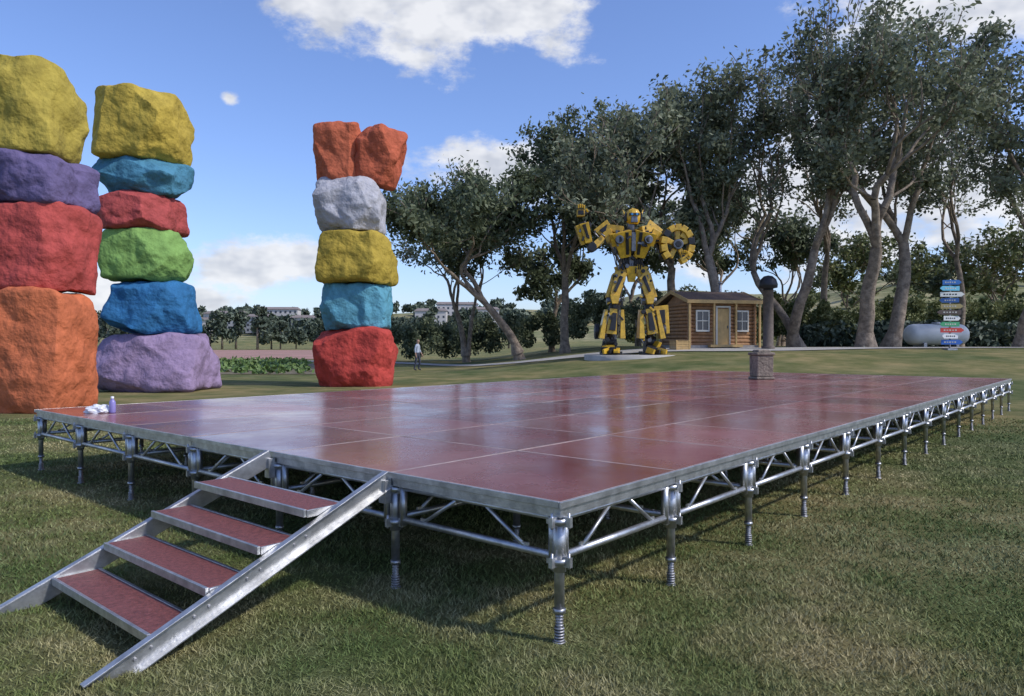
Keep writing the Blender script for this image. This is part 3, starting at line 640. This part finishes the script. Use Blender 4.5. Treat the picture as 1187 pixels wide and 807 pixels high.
# ---------------- person
def person(name,loc,rz):
    H=[('pelvis',(0,0,.94),(.155,.11)),('waist',(0,0,1.08),(.135,.10)),('chest',(0,-.01,1.28),(.165,.115)),('neckb',(0,0,1.43),(.085,.075)),('neck',(0,-.01,1.50),(.055,.055)),
       ('head1',(0,-.02,1.58),(.075,.09)),('head2',(0,-.015,1.66),(.078,.095)),('top',(0,-.01,1.72),(.05,.06)),('nose',(0,-.105,1.60),(.016,.02)),
       ('shL',(.17,0,1.40),(.06,.06)),('elL',(.25,.0,1.12),(.044,.044)),('wrL',(.24,-.14,.90),(.028,.032)),('haL',(.235,-.18,.83),(.035,.02)),
       ('shR',(-.17,0,1.40),(.06,.06)),('elR',(-.24,.03,1.12),(.044,.044)),('wrR',(-.26,-.03,.87),(.028,.032)),('haR',(-.265,-.05,.79),(.035,.02)),
       ('hiL',(.10,0,.88),(.095,.1)),('knL',(.13,-.08,.50),(.062,.065)),('anL',(.15,.02,.10),(.042,.045)),('toL',(.16,-.14,.045),(.045,.035)),
       ('hiR',(-.10,0,.88),(.095,.1)),('knR',(-.14,.02,.50),(.062,.065)),('anR',(-.18,.12,.10),(.042,.045)),('toR',(-.19,-.04,.045),(.045,.035))]
    idx={h[0]:i for i,h in enumerate(H)}
    E=[('pelvis','waist'),('waist','chest'),('chest','neckb'),('neckb','neck'),('neck','head1'),('head1','head2'),('head2','top'),('head1','nose'),
       ('chest','shL'),('shL','elL'),('elL','wrL'),('wrL','haL'),('chest','shR'),('shR','elR'),('elR','wrR'),('wrR','haR'),
       ('pelvis','hiL'),('hiL','knL'),('knL','anL'),('anL','toL'),('pelvis','hiR'),('hiR','knR'),('knR','anR'),('anR','toR')]
    vs=[h[1] for h in H]; rad=[h[2] for h in H]; es=[(idx[a],idx[b_]) for a,b_ in E]
    for hd,s in(('haL',1),('haR',-1)):
        b0=Vector(H[idx[hd]][1])
        for q in range(4):
            a=b0+Vector((s*.0,-.028+q*.018,-.03)); ln=(.06,.07,.066,.05)[q]
            vs.append(tuple(a+Vector((0,-.004,-ln*.5)))); rad.append((.009,.009)); es.append((idx[hd],len(vs)-1))
            vs.append(tuple(a+Vector((-s*.012,-.008,-ln)))); rad.append((.008,.008)); es.append((len(vs)-2,len(vs)-1))
        vs.append(tuple(b0+Vector((-s*.01,-.045,-.02)))); rad.append((.01,.01)); es.append((idx[hd],len(vs)-1))
    me=bpy.data.meshes.new('tmp'); me.from_pydata(vs,es,[]); o=bpy.data.objects.new('tmp',me); link(o)
    md=o.modifiers.new('s','SKIN')
    for i,r in enumerate(rad): me.skin_vertices[0].data[i].radius=r
    for v in me.skin_vertices[0].data: v.use_root=False
    me.skin_vertices[0].data[0].use_root=True
    o.modifiers.new('d','SUBSURF').levels=2
    dg=bpy.context.evaluated_depsgraph_get(); m2=bpy.data.meshes.new_from_object(o.evaluated_get(dg)); bpy.data.objects.remove(o)
    for q in (mat('shirt',(.42,.47,.55,1),.85,na=.2),mat('trousers',(.05,.055,.08,1),.85,na=.3),mat('skin',(.42,.25,.17,1),.55,na=.1),mat('hair',(.015,.012,.01,1),.6),mat('shoes',(.06,.05,.05,1),.5)): m2.materials.append(q)
    for p in m2.polygons:
        c=p.center; mi=0
        if c.z>1.47: mi=2
        if c.z>1.47 and ((c.z>1.685) or (c.y>.02 and c.z>1.54)): mi=3
        if abs(c.x)<.215 and c.z<1.0: mi=1
        if c.z<.78: mi=1
        if c.z<.085: mi=4
        if abs(c.x)>.205 and .68<c.z<1.0: mi=2
        p.material_index=mi; p.use_smooth=True
    m2.name=name; ob=link(bpy.data.objects.new(name,m2)); ob.location=loc; ob.rotation_euler=(0,0,rz)
    ey=MB()
    for s in(-1,1): ey.box((s*.032,-.103,1.625),(.022,.012,.01),0); ey.box((s*.088,-.01,1.61),(.014,.03,.05),1)
    ey.box((0,-.1,1.555),(.045,.012,.008),2)
    ey.obj('eyes_ears_mouth',[mat('eye',(.02,.02,.02,1)),bpy.data.materials['skin'],mat('lips',(.3,.1,.08,1))],ob,bevel=.002)
person('standing_man',((484-CX)/F*40,40,G((484-CX)/F*40,40)),math.radians(70))

# ---------------- light & sky
AZ=math.radians(112); EL=math.radians(44)
sdir=Vector((math.cos(EL)*math.sin(AZ),math.cos(EL)*math.cos(AZ),math.sin(EL)))
sl=bpy.data.lights.new('sun','SUN'); sl.energy=3.2; sl.angle=math.radians(2.5); sl.color=(1,.95,.88)
so=link(bpy.data.objects.new('sun',sl)); so.rotation_euler=sdir.to_track_quat('Z','Y').to_euler()
w=bpy.data.worlds.new('World'); sc.world=w; w.use_nodes=True; nt=w.node_tree; N=nt.nodes; L=nt.links; N.clear()
out=N.new('ShaderNodeOutputWorld'); sky=N.new('ShaderNodeTexSky'); sky.sky_type='NISHITA'; sky.sun_disc=False; sky.sun_elevation=EL; sky.sun_rotation=AZ
sky.air_density=1.0; sky.dust_density=.8; sky.ozone_density=2.5
b1=N.new('ShaderNodeBackground'); b1.inputs[1].default_value=.15
tc=N.new('ShaderNodeTexCoord'); sp=N.new('ShaderNodeSeparateXYZ'); L.new(tc.outputs['Generated'],sp.inputs[0])
def M(op,a,b_=None,c=None,clamp=False):
    m=N.new('ShaderNodeMath'); m.operation=op; m.use_clamp=clamp
    for i,v in enumerate((a,b_,c)):
        if v is None: continue
        if isinstance(v,(int,float)): m.inputs[i].default_value=v
        else: L.new(v,m.inputs[i])
    return m.outputs[0]
az=M('ARCTAN2',sp.outputs['X'],sp.outputs['Y']); el=M('ARCSINE',sp.outputs['Z'])
tn=N.new('ShaderNodeMix'); tn.data_type='RGBA'; tn.blend_type='MULTIPLY'; tn.inputs[0].default_value=1; L.new(sky.outputs[0],tn.inputs[6]); tn.inputs[7].default_value=(1.0,1.06,1.36,1)
L.new(tn.outputs[2],b1.inputs[0])
blobs=[(-.11,.425,.20,.08),(.03,.43,.10,.06),(-.24,.43,.09,.045),(.57,.39,.18,.06),(-.01,.235,.13,.048),(-.34,.10,.14,.040),(-.50,.06,.18,.03),(-.368,.302,.014,.010),(.45,.18,.34,.11),
 (-1.3,.45,.5,.18),(1.4,.4,.4,.14),(-.2,1.0,1.2,.2)]
Dm=None
for a0,e0,ra,re in blobs:
    u=M('DIVIDE',M('SUBTRACT',az,a0),ra); v=M('DIVIDE',M('SUBTRACT',el,e0),re)
    q=M('SUBTRACT',1.0,M('SQRT',M('MULTIPLY_ADD',u,u,M('MULTIPLY',v,v))))
    Dm=q if Dm is None else M('MAXIMUM',Dm,q)
Dm=M('MAXIMUM',Dm,-1.2)
cmb=N.new('ShaderNodeCombineXYZ'); L.new(az,cmb.inputs[0]); L.new(M('MULTIPLY',el,1.7),cmb.inputs[1])
n1=N.new('ShaderNodeTexNoise'); n1.inputs['Scale'].default_value=9; n1.inputs['Detail'].default_value=6; n1.inputs['Roughness'].default_value=.62; L.new(cmb.outputs[0],n1.inputs['Vector'])
dd=M('ADD',Dm,M('MULTIPLY',M('SUBTRACT',n1.outputs['Fac'],.5),3.0))
mk=N.new('ShaderNodeMapRange'); mk.interpolation_type='SMOOTHSTEP'; mk.inputs[1].default_value=-.05; mk.inputs[2].default_value=.6; L.new(dd,mk.inputs[0])
n2=N.new('ShaderNodeTexNoise'); n2.inputs['Scale'].default_value=14; n2.inputs['Detail'].default_value=3; n2.inputs['Roughness'].default_value=.6; L.new(cmb.outputs[0],n2.inputs['Vector'])
cr_=N.new('ShaderNodeValToRGB'); cr_.color_ramp.elements[0].position=.36; cr_.color_ramp.elements[1].position=.58
cr_.color_ramp.elements[0].color=(.62,.65,.72,1); cr_.color_ramp.elements[1].color=(.90,.91,.94,1); L.new(n2.outputs['Fac'],cr_.inputs[0])
b2=N.new('ShaderNodeBackground'); L.new(cr_.outputs[0],b2.inputs[0]); b2.inputs[1].default_value=1.0
mxs=N.new('ShaderNodeMixShader'); L.new(M('MULTIPLY',mk.outputs[0],.93),mxs.inputs[0]); L.new(b1.outputs[0],mxs.inputs[1]); L.new(b2.outputs[0],mxs.inputs[2]); L.new(mxs.outputs[0],out.inputs[0])

cam=bpy.data.cameras.new('camera'); cam.lens=F/1187*36; cam.clip_end=6000; cam.clip_start=.05
co=link(bpy.data.objects.new('camera',cam)); co.location=(0,0,EYE); co.rotation_euler=(math.radians(90-.372),0,0); sc.camera=co
sc.view_settings.view_transform='Standard'; sc.view_settings.look='None'; sc.view_settings.exposure=0
